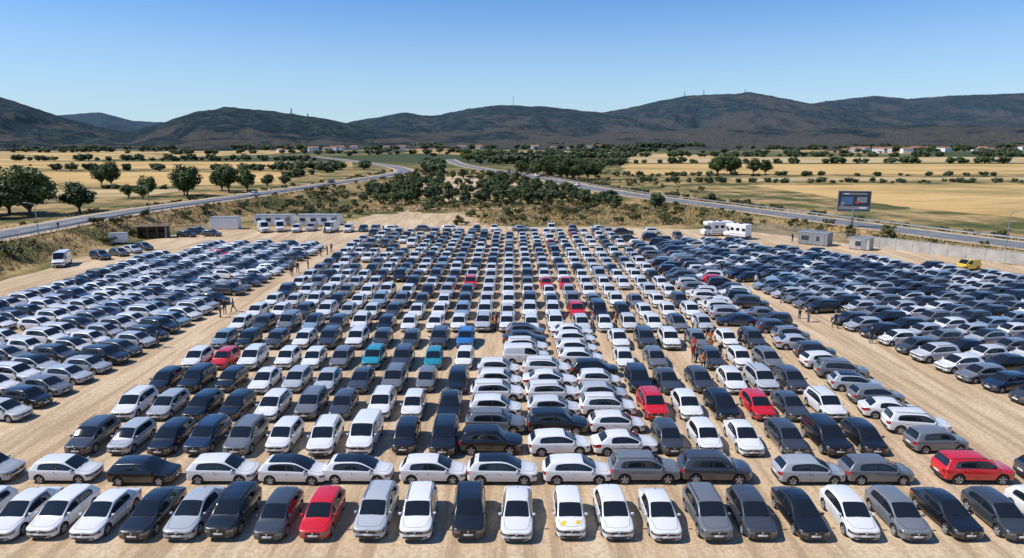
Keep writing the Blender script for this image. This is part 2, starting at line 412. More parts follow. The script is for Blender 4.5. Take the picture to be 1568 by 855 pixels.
scatter(170,-900,900,800,1050,.6,1.6); scatter(300,-1300,1400,1050,1500,.9,2.2); scatter(300,-1500,1700,1500,2100,1.2,2.6)
# distant village houses
M_tile=simple('roof_tiles',(.30,.14,.09),.8)
def house(x,y,w,d,h,rot):
    g=Geo(); g.box((0,0,h/2),(w,d,h),0)
    g.add([(-w/2-.3,-d/2-.3,h),(w/2+.3,-d/2-.3,h),(w/2+.3,d/2+.3,h),(-w/2-.3,d/2+.3,h),(-w/2-.3,0,h+2),(w/2+.3,0,h+2)],[(0,1,5,4),(2,3,4,5),(0,4,3),(1,2,5)],1)
    for k in range(3):
        for zz in (1.6,4.4):
            if zz<h-1: g.box((-w/3+k*w/3,-d/2-.01,zz),(1.1,.06,1.3),2)
    o=g.obj('village_house',[M_white,M_tile,M_dark]); o.location=(x,y,0); o.rotation_euler=(0,0,rot)
for i in range(40):
    c=random.choice([(620,1050,130),(700,1100,160),(120,1400,260),(-330,1150,110),(860,1180,130),(-260,1300,200)])
    house(c[0]+random.uniform(-1,1)*c[2],c[1]+random.uniform(-60,60),random.uniform(9,18),random.uniform(8,11),random.choice([3.5,6.2,6.2]),random.uniform(-.6,.6))
# shrubs along embankments and rough ground
sh=empty('roadside_shrubs')
def shrub(x,y,s):
    if -38<x<-14 and y<190: return
    inst('shrub_clump',random.choice(SHR),(x,y,hz(x,y)-.1),random.uniform(0,6.28),(s*random.uniform(.9,1.4),s,s*random.uniform(.7,1.1)),sh)
def near_road(x,y,R,d): return np.min(np.hypot(R[:,0]-x,R[:,1]-y))<d
cnt=0
while cnt<1200:
    k=random.random()
    if k<.55:
        R=random.choice([ROAD_L,ROAD_R]); p=R[random.randrange(0,min(len(R),115))]; sgn=random.choice([-1,1]); off=random.uniform(7,19)
        x=p[0]+sgn*off; y=p[1]+random.uniform(-4,4)
    elif k<.74: x=random.uniform(-68,60); y=random.uniform(160,235)
    else: x=random.uniform(-70,75); y=random.uniform(180,420)
    if near_road(x,y,ROAD_L,6.5) or near_road(x,y,ROAD_R,6.3): continue
    if y<160 and -77<x<60: continue
    if y<150 and x>50 and (x-55)*(-40)/27.+147 > y-3: continue
    if -66<x<-38 and y<168: continue
    shrub(x,y,random.uniform(.45,1.35)); cnt+=1
# dry grass tufts in one mesh
vs=[];fs=[]
for i in range(16000):
    k=random.random()
    if k<.5:
        R,s0=random.choice([(ROAD_L,1),(ROAD_L,1),(ROAD_R,-1)]); p=R[random.randrange(18,min(len(R),90))]
        x=p[0]+s0*random.uniform(6.7,16.5) if random.random()<.8 else p[0]-s0*random.uniform(7,20); y=p[1]+random.uniform(-4,4)
    else: x=random.uniform(-66,58); y=random.uniform(160,215)
    if (y<158 and -76.5<x<60) or (-66<x<-8 and y<190): continue
    if near_road(x,y,ROAD_L,6.4) or near_road(x,y,ROAD_R,6.2): continue
    if y<150 and x>50 and (x-55)*(-40)/27.+147 > y-2: continue
    z=hz(x,y) if (x<-70 or x>40) else 0
    for b in range(4):
        a=random.uniform(0,6.28); L=random.uniform(.3,.8); w=.10; dx,dy=math.cos(a),math.sin(a)
        px,py=x+random.uniform(-.3,.3),y+random.uniform(-.3,.3); o=len(vs)
        vs+=[(px-dy*w,py+dx*w,z-.03),(px+dy*w,py-dx*w,z-.03),(px+dx*L*.5,py+dy*L*.5,z+L)]; fs.append((o,o+1,o+2))
mesh_obj('dry_grass',vs,fs,[M_grass])

# ---------------------------------------------------------------- cars
def section(s):
    y,hw,zb,zbelt,ztop,hwt=s
    low=[(0,zb),(.8*hw,zb),(.97*hw,zb+.07),(hw,zb+.36*(zbelt-zb)),(.998*hw,zb+.62*(zbelt-zb)),(.975*hw,zbelt-.03)]
    if hwt: pts=low+[(.925*hw,zbelt+.015),(hwt+.03,ztop-.075),(hwt-.03,ztop-.015),(.5*hwt,ztop+.01),(0,ztop+.02)]
    else:
        dz=ztop-zbelt
        pts=low+[(.925*hw,zbelt+.005),(.86*hw,zbelt+.4*dz),(.79*hw,zbelt+.65*dz),(.40*hw,ztop),(0,ztop+.01)]
    return [(x,y,z) for x,z in pts]
def build_car(name,st,kinds,wy,wr,pano=False,rails=False,boxvan=False):
    NP=11; bm=bmesh.new(); rings=[]
    for s in st:
        R=[bm.verts.new(p) for p in section(s)]; L=[R[0]]+[bm.verts.new((-v.co.x,v.co.y,v.co.z)) for v in R[1:-1]]+[R[-1]]
        rings.append((R,L))
    def mi(kind,k):
        if k<=1: return 2
        if kind=='wind': return {6:1,7:0,8:1,9:1}.get(k,0)
        if kind=='side': return {6:1}.get(k,1 if (pano and k>=8) else 0)
        if kind=='bp': return {6:2}.get(k,1 if (pano and k>=8) else 0)
        if kind=='rear': return {8:1,9:1}.get(k,0)
        if kind=='nose' and k==4: return 5
        if kind=='tailq' and k in(4,): return 6
        return 0
    for i,kd in enumerate(kinds):
        for side in(0,1):
            a=rings[i][side]; b=rings[i+1][side]
            for k in range(NP-1):
                q=[a[k],a[k+1],b[k+1],b[k]]
                if side==1: q=q[::-1]
                f=bm.faces.new(q); f.material_index=mi(kd,k)
    for end in(0,-1):
        R,L=rings[end]
        y=st[end][0]; bul=-.05 if end==0 else .04
        inner=[]
        for k in range(NP):
            if k in(0,NP-1): inner.append((R[k],R[k])); R[k].co.y+=bul
            else:
                a=bm.verts.new((R[k].co.x*.66,y+bul,R[k].co.z)); b=bm.verts.new((-R[k].co.x*.66,y+bul,R[k].co.z)); inner.append((a,b))
        for k in range(NP-1):
            ia,ib=inner[k],inner[k+1]
            if end==0: mid={1:2,2:2,3:0,4:2}.get(k,0); sd={2:2,4:5,3:0}.get(k,0)
            else: mid={1:2,2:2}.get(k,0); sd={4:6,5:6 if boxvan else 0,2:2}.get(k,0)
            for fv,m in (((R[k],ia[0],ib[0],R[k+1]),sd),((ia[1],L[k],L[k+1],ib[1]),sd),((ia[0],ia[1],ib[1],ib[0]),mid)):
                u=[]; 
                for v in fv:
                    if v not in u: u.append(v)
                if len(u)<3: continue
                try: f=bm.faces.new(u); f.material_index=m
                except ValueError: pass
    bmesh.ops.recalc_face_normals(bm,faces=bm.faces[:])
    cr=bm.edges.layers.float.get('crease_edge') or bm.edges.layers.float.new('crease_edge')
    for e in bm.edges:
        fm={f.material_index for f in e.link_faces}
        if fm=={0,1}: e[cr]=.8
        elif len(fm)>1: e[cr]=.6
    for i in range(len(st)):       # shoulder line
        for side in(0,1):
            if i+1<len(st):
                for k,val in((6,.45),(8,.35)):
                    e=bm.edges.get((rings[i][side][k],rings[i+1][side][k]))
                    if e: e[cr]=max(e[cr],val)
    me=bpy.data.meshes.new(name+'_b'); bm.to_mesh(me); bm.free()
    for m in CARM: me.materials.append(m)
    o=bpy.data.objects.new('tmp',me); col.objects.link(o)
    sm=o.modifiers.new('s','SUBSURF'); sm.levels=2; sm.render_levels=2
    cm=Geo(); W=st[4][1]
    for y in wy:
        for s in(-1,1): cm.cyl((s*(W-.26),y,wr+.01),(s*(W+.3),y,wr+.01),wr+.055,wr+.055,2,28)
    cut=cm.obj('cut',CARM)
    bo=o.modifiers.new('b','BOOLEAN'); bo.operation='DIFFERENCE'; bo.object=cut; bo.solver='EXACT'
    dg=bpy.context.evaluated_depsgraph_get(); ev=o.evaluated_get(dg); body=bpy.data.meshes.new_from_object(ev)
    bpy.data.objects.remove(o); bpy.data.objects.remove(cut)
    body.polygons.foreach_set('use_smooth',[True]*len(body.polygons)); 
    g=Geo()
    for y in wy:
        for s in(-1,1):
            xo=s*(W-.015); xi=s*(W-.23); prof=[(xi,wr*.6),(xi,wr*.93),(xi+s*.03,wr),(xo-s*.03,wr),(xo,wr*.93),(xo,wr*.68),(xo-s*.035,wr*.66),(xo-s*.05,0.001)]
            n=24; vv=[];ff=[];mm=[]
            for (px,r) in prof:
                for i in range(n):
                    t=2*math.pi*i/n; vv.append((px,y+r*math.cos(t),wr+r*math.sin(t)))
            for j in range(len(prof)-1):
                for i in range(n):
                    q=(j*n+i,j*n+(i+1)%n,(j+1)*n+(i+1)%n,(j+1)*n+i)
                    ff.append(q if s<0 else q[::-1]); mm.append(3 if j<5 else(4 if j==5 else 2))
            g.add(vv,ff,mm)
            for i in range(5):
                t=2*math.pi*i/5+.3; rr=wr*.64; c,s_=math.cos(t),math.sin(t); wd=.045; x=xo-s*.012
                p=[(x,y-s_*wd,wr+c*wd),(x,y+s_*wd,wr-c*wd),(x,y+c*rr+s_*wd*1.2,wr+s_*rr-c*wd*1.2),(x,y+c*rr-s_*wd*1.2,wr+s_*rr+c*wd*1.2)]
                g.add(p,[(0,1,2,3)] if s>0 else [(3,2,1,0)],4)
    ym=st[4][0]+.26; zm=st[4][3]+.09
    for s in(-1,1):
        g.box((s*(W+.04),ym,zm),(.18,.11,.14),0,.035); g.box((s*(W-.06),ym+.0,zm-.05),(.12,.05,.04),2)
    yf=st[0][0]; zc=st[0][2]+.48*(st[0][3]-st[0][2])
    g.box((0,yf-.055,zc),(.50,.02,.11),7,.004); g.box((0,yf-.06,st[0][3]-.075),(.11,.03,.08),4,.01)
    for s in(-1,1): g.box((s*.52,yf-.03,st[0][2]+.12),(.12,.05,.05),5,.01)
    g.box((0,st[-1][0]+.045,.62),(.50,.02,.11),7,.004)
    for s in(-1,1):
        for yd in (st[5][0]+.52,st[5][0]+1.35): g.box((s*(W*.985),yd,st[5][3]-.13),(.035,.17,.028),2 if boxvan else 0,.008)
        for yd in (st[4][0]+.28,st[6][0]+.04): g.box((s*(W*.985),yd,.62),(.018,.014,.50),2)
    for xw in(-.35,.2): g.cyl((xw,st[4][0]-.0,st[4][4]+.03),(xw+.45,st[4][0]+.10,st[4][4]+.10),.012,.008,2,4)
    if not boxvan: g.cyl((0,st[-4][0]-.15,st[-4][4]+.03),(0,st[-4][0]+.02,st[-4][4]+.13),.02,.008,2,5)
    if rails:
        for s in(-1,1):
            hw=st[6][5]; g.box((s*(hw-.07),(st[5][0]+st[-4][0])/2,st[6][4]+.045),(.045,abs(st[-4][0]-st[5][0])-.15,.035),2,.012)
    # bonnet shut line, resting on the body
    bv=BVHTree.FromPolygons([v.co for v in body.vertices],[p.vertices[:] for p in body.polygons])
    path=[(-W*.80,st[4][0]-.08),(-W*.76,st[3][0]),(-W*.66,st[2][0]-.06),(-W*.3,st[1][0]+.06),(W*.3,st[1][0]+.06),(W*.66,st[2][0]-.06),(W*.76,st[3][0]),(W*.80,st[4][0]-.08)]
    pp=[]
    for a,b in zip(path[:-1],path[1:]):
        for k in range(8): pp.append((a[0]+(b[0]-a[0])*k/8,a[1]+(b[1]-a[1])*k/8))
    pp.append(path[-1]); ring=[]
    for i,(x,y) in enumerate(pp):
        a=pp[max(0,i-1)];b=pp[min(len(pp)-1,i+1)]; tx,ty=b[0]-a[0],b[1]-a[1]; l_=math.hypot(tx,ty); nx_,ny_=-ty/l_*.009,tx/l_*.009
        for sg in(-1,1):
            h_=bv.ray_cast(Vector((x+sg*nx_,y+sg*ny_,3)),Vector((0,0,-1)))[0]; ring.append((x+sg*nx_,y+sg*ny_,(h_.z if h_ else .7)+.004))
    g.add(ring,[(2*i,2*i+2,2*i+3,2*i+1) for i in range(len(pp)-1)],2)
    ex=g.obj('ex',CARM,link=False)
    bm=bmesh.new(); bm.from_mesh(body); bm.from_mesh(ex); out=bpy.data.meshes.new(name); bm.to_mesh(out); bm.free()
    for m in CARM: 
        out.materials.append(m)
    out.set_sharp_from_angle(angle=math.radians(42))
    return out
# station: y, half width, z sill, z belt, z top, half width of roof (0 = no cabin)
def std(L,hw,zb,hood,belt,roof,cowl,head,bp,cp,rt,hb,tail,rw):
    f=-L/2;r=L/2
    st=[(f,hw*.76,zb+.02,hood-.10,hood-.05,0),(f+.08,hw*.90,zb,hood-.06,hood+.0,0),(f+.32,hw*.98,zb,hood-.02,hood+.05,0),(f+.70,hw,zb,hood+.02,hood+.10,0),
        (cowl,hw,zb,belt-.03,belt+.055,0),(head,hw,zb,belt,roof-.03,rw),(bp,hw,zb,belt+.01,roof,rw+.01),(bp+.09,hw,zb,belt+.01,roof,rw+.01),
        (max(cp,rt-.24),hw,zb,belt+.02,roof-.03,rw),(rt,hw*.99,zb,belt+.05,roof-.08,rw-.04),(hb,hw*.97,zb,tail-.03,tail+.01,0),(r-.10,hw*.93,zb+.02,tail-.07,tail-.04,0),(r,hw*.82,zb+.06,tail-.13,tail-.10,0)]
    kd=['nose','nose','hood','hood','wind','side','bp','side','cp','rear','tailq','tailq']
    return st,kd
cars={}
cars['hatch']=build_car('hatchback',*std(4.20,.89,.20,.76,.92,1.47,-1.16,-.34,.22,1.20,1.66,1.97,1.02,.655),(-1.32,1.30),.325)
cars['pano']=build_car('hatchback_glass_roof',*std(4.30,.90,.20,.78,.93,1.50,-1.18,-.36,.22,1.25,1.72,2.02,1.04,.665),(-1.35,1.34),.33,pano=True)
cars['mini']=build_car('small_hatchback',*std(3.85,.85,.19,.80,.95,1.53,-1.10,-.42,.12,1.05,1.60,1.84,1.0,.64),(-1.22,1.22),.305)
cars['sedan']=build_car('saloon',*std(4.60,.90,.19,.75,.89,1.44,-1.16,-.26,.32,1.02,1.32,1.78,1.0,.625),(-1.40,1.40),.33)
cars['suv']=build_car('suv',*std(4.40,.93,.27,.90,1.05,1.66,-1.20,-.48,.20,1.38,1.84,2.06,1.12,.72),(-1.36,1.34),.365,rails=True)
vst,vk=std(4.45,.92,.22,.90,1.08,1.83,-1.28,-.62,.0,1.9,2.12,2.18,1.10,.77)
vk[7]='cp'
cars['van']=build_car('small_van',vst,vk,(-1.40,1.35),.33,boxvan=True)
vst,vk=std(5.7,1.0,.27,1.08,1.32,2.45,-2.05,-1.45,-.75,2.4,2.72,2.78,1.30,.86)
vk[7]='cp'
cars['bigvan']=build_car('panel_van',vst,vk,(-1.95,1.75),.36,boxvan=True)

C=dict(W=(.76,.76,.755),I=(.62,.63,.63),S=(.40,.42,.45),G=(.15,.16,.175),D=(.045,.05,.06),K=(.008,.009,.011),N=(.012,.028,.065),R=(.62,.010,.016),T=(.02,.25,.33),B=(.03,.17,.45),L=(.22,.31,.40),Z=(.16,.04,.03),Y=(.80,.52,.03))
KN={'hatch':'parked_hatchback','pano':'parked_hatchback','mini':'parked_hatchback','sedan':'parked_saloon_car','suv':'parked_suv','van':'parked_van','bigvan':'parked_van'}
SP=.967; placed=[]
def car(x,y,kind,c,yaw=0,z=0.02,jit=1,name=None):
    if kind is None: kind=random.choices(['hatch','pano','mini','sedan','suv'],[36,4,22,12,28])[0]
    if len(c)>1:
        pr=re.findall(r'([A-Z])(\d+)',c); c=random.choices([p[0] for p in pr],[int(p[1]) for p in pr])[0]
    cc=C[c]; k=random.uniform(.85,1.1) if c not in 'WR' else random.uniform(.93,1.0)
    cc=tuple(min(.86,v*k) for v in cc)
    s=random.uniform(.905,.955)
    if name!='car_on_road': x*=SP; y*=SP
    x+=random.uniform(-.1,.1)*jit; y+=random.uniform(-.15,.15)*jit; yaw+=random.uniform(-2.2,2.2)*jit
    ob=inst(name or KN[kind],cars[kind],(x,y,z),math.radians(yaw),(s,s*random.uniform(.98,1.02),s),color=cc)
    placed.append((x,y,math.radians(yaw)))
    return ob
def row(D,s,pxs,cols,kinds=None,yaw=0):
    for i,px in enumerate(pxs):
        car((px-784)/s,D,(kinds or {}).get(i),cols[i],yaw)
xsA=[-29.3,-26.7,-24.6,-22.2,-19.7,-17.5,-15.2,-12.8,-10.3,-7.5,-5.0,-2.3,.3,3.1,5.6,8.1,10.7,13.2,15.8,18.4,21.1,23.8,26.6,29.3]
cA='WWWWKSKDRSWKWWWWGDKWGKDW'
kA=['hatch','sedan','hatch','sedan','sedan','sedan','suv','hatch','hatch','suv','suv','suv','sedan','mini','hatch','sedan','suv','hatch','sedan','hatch','hatch','sedan','hatch','hatch']
rowA=[car(x,34.2,k,c,0) for x,c,k in zip(xsA,cA,kA)]
for x,c,k in zip([-32.6,-27.7,-22.7,-17.8,-13.5,-9.4,-4.9,-.5,4.0,8.2,12.6,18.3,22.4,28.5,33.5],'SWKWWWWWWGDSGRD',['suv','hatch','hatch','hatch','pano','pano','hatch','pano','hatch','suv','suv','hatch','hatch','suv','hatch']): car(x,39.0,k,c,90)
row(43.9,22.7,[130,190,250,308,368,430,493,555,620,677],'DSKNGWWWKK',{7:'van',5:'mini'})
row(43.9,22.7,[1025,1085,1147,1210,1275,1335],'DWWDKK')
row(49.6,20,[202,252,308,360,416,473,525,583,633,690],'WSKKWGDWWK',{0:'suv'})
row(49.6,20,[1000,1053,1105,1160,1212,1265],'RWKRDW',{0:'suv'})
row(55.2,18,[253,302,353,405,453,502,553,605,652,700],'KKKWSSDGGK')
row(55.2,18,[975,1022,1070,1118,1165,1213],'KDDWSD')
row(61,16.4,[302,345,389,440,480,523,573,618,663,711],'WRWWWGTDTW')
row(61,16.4,[957,1003,1090,1132,1175],'WGDWG')
row(67.2,14.9,[345,382,425,468,507,549,588,631,675,715],'LKDWDWDDDB',{8:'suv'})
row(67.2,14.9,[947,985,1022,1065,1110,1148],'WDWGWD')
mid=[(42.9,'KWW'),(46.1,'GKW'),(49.2,'WIW'),(52.2,'WWS'),(55.2,'WWW'),(58.2,'WWK')]
for D,cs in mid:
    for x,c in zip((-1.3,3.2,7.4),cs): car(x+random.uniform(-.15,.15),D,None,c,random.choice([90,90,88,93]))
for D,cs in [(61.4,'WW'),(64.4,'WW'),(67.4,'KW'),(70.2,'GW')]:
    for x,c in zip((1.3,6.4),cs): car(x,D,'van' if (D==61.4 and x<2) else None,c,90)
D=43.2
for i in range(11):
    car(28.9+(.25 if i%2 else -.1),D,None,['G','W','W','G','S','G','W','D','S','G','D'][i],82 if i%3 else 92); D+=2.85
D=73.4
while D<149:
    x=-30.2
    while x<21.5:
        if random.random()>.02+(.08 if D>125 else 0):
            car(x,D,'van' if random.random()<.02 else None,'W42I9S11G11D13K11N3R2L2',0)
        x+=2.7
    D+=5.35
D=74.6
while D<134:
    for x in(25.4,29.7):
        if random.random()>.03: car(x-(D-74)*.012,D,None,'W25I8S14G14D20K14N5R1L4',random.choice([80,84,-98]))
    D+=2.75
D=40.5
while D<130:
    for i,x in enumerate((-38.6,-43.3,-48,-52.7,-57.4,-62)):
        if D<46 and x>-44: continue
        if D>118 and x<-60: continue
        if random.random()>.02: car(x+(D-40)*.008,D+.35*i,None,'W20I12S24G14D16K10N8R1L9',78,jit=1.4)
    D+=2.62
D=49
while D<136:
    xl=41.2-(D-56)*.145; x=xl
    lim=min(46+(132-D)*.80+1.5,784/1045.*(D+6)+7)
    while x<lim:
        if random.random()>.02: car(x,D,None,'W13I9S22G18D18K14N8R1L9',-80,jit=1.4)
        x+=4.65
    D+=2.62
for x,y,k,c,yw in [(-75.0,112,'bigvan','W',20),(-72,118,None,'N',60),(-71.0,121.5,None,'D',60),(-70.2,125,None,'S',60),(-70,128.4,None,'K',60),(-70,146,None,'K',80),(-65,147,None,'D',80),(-69.5,150,None,'N',80),
   (-56.5,154,'bigvan','W',30),(-53,155.2,'bigvan','W',20),(-48.8,154,'van','W',10),(-46,156,'van','S',0),(-41,154,'bigvan','W',-10),(-37,154,'van','W',0),(-34,155,None,'N',0),(-31,154,'suv','L',0),(-27,155,None,'W',80),(-20,155,None,'G',90),(-14,155.5,None,'W',80),
   (-8,154.5,None,'D',0),(-4,156,None,'W',0),(2,155.5,None,'S',90),(9,155,'van','W',0),(14,155.3,None,'D',0),(20,155,None,'W',90),(24,139,None,'D',90),(29,141,None,'N',90),(24.5,150,None,'K',90),(31,150,None,'W',90),(35,143,None,'D',0)]:
    car(x,y,k,c,yw)
car(73.2,108,'van','Y',-70,name='yellow_van')
for R,i,k,c,off,rev in [(ROAD_L,64,'sedan','W',2.1,0),(ROAD_L,80,'hatch','D',-2.1,1),(ROAD_L,100,'suv','W',2.1,0),(ROAD_R,78,'hatch','W',-2,0),(ROAD_R,95,'van','W',2,1),(ROAD_R,104,'hatch','K',-2,0)]:
    a=R[i-1];b=R[i+1];t=(b-a)[:2];t/=np.linalg.norm(t);n=np.array([t[1],-t[0]]);p=R[i,:2]+n*off
    yw=math.degrees(math.atan2(t[0],-t[1])); car(p[0],p[1],k,c,yw+(180 if rev else 0),R[i,2]+.12,0,name='car_on_road')
# yellow stickers lying on one white bonnet (front row)
host=rowA[13]; me_=cars['mini']; bv=BVHTree.FromPolygons([v.co for v in me_.vertices],[p.vertices[:] for p in me_.polygons])
g=Geo()
for cx,cy,w_,d_ in((-.42,-1.52,.26,.34),(.40,-1.45,.24,.30)):
    vs=[];n=6
    for j in range(n):
        for i in range(n):
            x=cx+(i/(n-1)-.5)*w_+(j/(n-1)-.5)*.1; y=cy+(j/(n-1)-.5)*d_
            h_=bv.ray_cast(Vector((x,y,3)),Vector((0,0,-1)))[0]; vs.append((x,y,(h_.z if h_ else .8)+.008))
    g.add(vs,[(j*n+i,j*n+i+1,(j+1)*n+i+1,(j+1)*n+i) for j in range(n-1) for i in range(n-1)],0)
o=g.obj('bonnet_sticker',[M_yellow]); o.parent=host

# ---------------------------------------------------------------- structures
def cabin(name,loc,w,d,h,rot,mats,nwin=3,corr=True):
    g=Geo(); g.box((0,0,h/2+.12),(w,d,h),0,.06)
    g.box((0,0,h+.17),(w+.12,d+.12,.12),1,.03)
    for s in(-1,1):
        for t in(-1,1): g.box((s*(w/2-.3),t*(d/2-.3),.05),(.3,.3,.3),2)
    if corr:
        n=int(w/.4)
        for i in range(n): g.box((-w/2+.2+i*.4,-d/2-.02,h/2+.1),(.12,.05,h-.3),0)
    for i in range(nwin):
        x=-w/2+(i+.5)*w/nwin; g.box((x,-d/2-.045,h*.6),(min(1.3,w/nwin*.5),.06,.8),2)
    if nwin: g.box((w/2-1.0,-d/2-.05,1.15),(.85,.06,2.0),1)
    o=g.obj(name,mats); o.location=loc; o.rotation_euler=(0,0,rot); return o
cabin('shipping_container',(-64.8,154,.0),6.1,2.5,2.6,.05,[M_white,M_grey,M_dark],0)
cabin('site_cabin',(-56,161,0),9,3,2.3,.03,[M_white,M_grey,M_dark],4,False)
cabin('site_cabin',(-45.5,161.5,0),10,3,2.3,-.02,[M_white,M_grey,M_dark],4,False)
cabin('box_trailer',(-76.4,131.5,0.25),3,1.8,1.7,.3,[M_white,M_grey,M_dark],0,False)
cabin('site_shed',(58.5,130.6,0),5.5,3,2.3,-.75,[M_grey,M_steel,M_dark],2)
cabin('site_shed',(64.5,124.8,0),3.5,2.6,2.0,-.75,[M_conc,M_steel,M_dark],1,False)
g=Geo()
for x in(-2.7,-.9,.9,2.7):
    g.box((x,-1.2,1.2),(.18,.18,2.4),0); g.box((x,1.2,1.1),(.18,.18,2.2),0)
g.box((0,1.3,1.1),(5.6,.08,2.1),0); g.box((-2.8,0,1.1),(.08,2.5,2.1),0); g.box((2.8,0,1.1),(.08,2.5,2.1),0)
g.box((0,0,2.45),(6.2,3.2,.12),0,.03); g.box((0,.7,.7),(4.5,.8,.9),0,.05)
o=g.obj('timber_shelter',[M_brown]); o.location=(-74,140,0); o.rotation_euler=(0,0,.25)
def motorhome(loc,rot,L=6.6):
    g=Geo(); H=2.35
    g.box((.4,0,.55+H/2),(L-1.6,2.25,H),0,.12)
    prof=[(-L/2-.3,.5),(-L/2-.35,1.15),(-L/2+.35,1.35),(-L/2+.95,2.1),(-L/2+1.5,2.2),(-L/2+1.5,.5)]
    n=len(prof); vs=[(p[0],-1.,p[1]) for p in prof]+[(p[0],1.,p[1]) for p in prof]
    g.add(vs,[tuple(range(n))[::-1],tuple(range(n,2*n))]+[(i,(i+1)%n,n+(i+1)%n,n+i) for i in range(n)],[0,0,0,0,1,0,0,0])
    g.box((-L/2+1.05,-1.0,1.65),(.8,.06,.5),1,.02); g.box((-L/2+1.05,1.0,1.65),(.8,.06,.5),1,.02)
    g.box((-L/2+.95,0,2.5),(1.6,2.15,.75),0,.25)
    for i,x in enumerate((-.9,.5,1.9)):
        g.box((x,-1.13,1.9),(.8,.05,.55),1,.02); g.box((x,1.13,1.9),(.8,.05,.55),1,.02)
    g.box((.4,-1.13,.95),(L-1.8,.03,.10),3); g.box((.4,0,3.0),(.8,.6,.2),2,.05); g.box((-1.0,0,2.95),(.5,.5,.12),2,.03)
    g.box((.3,0,.5),(L-1.2,1.9,.25),2)
    for x in(-L/2+.9,L/2-1.6):
        for s in(-1,1): g.cyl((x,s*1.08,.34),(x,s*.85,.34),.34,.34,2,18); g.cyl((x,s*1.09,.34),(x,s*1.0,.34),.19,.19,3,12)
    o=g.obj('motorhome',[M_white,M_glass,M_trim,M_steel]); o.location=loc; o.rotation_euler=(0,0,rot); o.scale=(.95,1,1.05)
motorhome((43.4,143,.02),.15); motorhome((46.4,138.8,.02),-.9,5.6)
def wall_run(p0,p1,h,name,mat,solid):
    p0=Vector((*p0,0));p1=Vector((*p1,0)); L=(p1-p0).length; d=(p1-p0)/L; a=math.atan2(d.y,d.x); g=Geo(); n=int(L/2.8)
    for i in range(n+1):
        p=p0+d*(L*i/n); g.box((p.x,p.y,h/2+.05),(.22 if solid else .08,.24 if solid else .08,h+.2),0,rot=a)
        if i<n:
            q=p0+d*(L*(i+.5)/n); w=L/n
            if solid: g.box((q.x,q.y,h/2),(w-.22,.12,h),0,rot=a); g.box((q.x,q.y,h+.03),(w-.22,.2,.07),0,rot=a)
            else:
                for zz in(.3,1.05,h-.05): g.box((q.x,q.y,zz),(w-.08,.04,.05),0,rot=a)
                for k in range(14):
                    s=p+d*(w*(k+.5)/14); g.box((s.x,s.y,h/2+.05),(.035,.02,h-.1),0,rot=a)
    return g.obj(name,[mat])
wall_run((53,149),(66.5,129),2.1,'metal_fence',M_steel,False)
wall_run((66.8,128.5),(82.5,108),2.0,'concrete_wall',M_conc,True)
wall_run((82.8,107.6),(112,71),2.0,'concrete_wall',M_conc,True)
wall_run((-76,146),(-68,155),1.2,'metal_fence',M_steel,False)
g=Geo(); g.cyl((0,0,-.3),(0,0,5.0),.26,.22,0,14); g.box((0,.1,6.9),(6.6,.25,4.4),0,.04)
g.box((0,-.05,6.9),(6.3,.06,4.1),1); g.box((0,-.10,8.45),(5.0,.03,.35),5); g.box((-1.4,-.10,7.0),(2.4,.03,1.7),3,); g.box((1.5,-.10,7.2),(2.0,.03,1.2),5)
g.box((.6,-.12,6.6),(.7,.03,.6),4); g.box((-2.3,-.12,6.3),(.7,.03,.8),5); g.box((0,-.10,5.45),(5.9,.03,.7),5); g.box((1.8,-.12,5.5),(1.5,.03,.3),2); g.box((-1.6,-.12,8.45),(.9,.03,.2),2)
for x in(-2.2,0,2.2): g.box((x,-.5,4.75),(.06,.9,.06),0)
g.box((0,-.75,4.72),(6.2,.5,.06),0)
o=g.obj('billboard',[M_steel,M_dark,M_white,M_blue,M_redd,M_grey]); o.location=(73.5,147,0); o.rotation_euler=(0,0,-.22)
def lamp(x,y,h=8,rot=0):
    g=Geo(); g.cyl((0,0,-.1),(0,0,h),.10,.06,0,10); g.cyl((0,0,h),(1.4,0,h+.35),.05,.04,0,8); g.box((1.65,0,h+.34),(.7,.25,.12),0,.04); g.cyl((0,0,-.1),(0,0,.5),.16,.15,0,10)
    o=g.obj('street_lamp',[M_steel]); o.location=(x,y,hz(x,y)); o.rotation_euler=(0,0,rot)
lamp(-85.2,122,5.5,3.14); lamp(86.3,118,6,.5); lamp(-85,160,6,3.14); lamp(-71,139,5,0)
def sign(x,y,name='traffic_sign',h=2.3):
    g=Geo(); g.cyl((0,0,-.1),(0,0,h),.035,.035,0,8); g.cyl((0,-.05,h),(0,-.02,h),.36,.36,1,20); g.cyl((0,-.06,h),(0,-.05,h),.27,.27,2,20)
    o=g.obj(name,[M_steel,M_redd,M_white]); o.location=(x,y,hz(x,y))
sign(-84.6,105); sign(84,122)

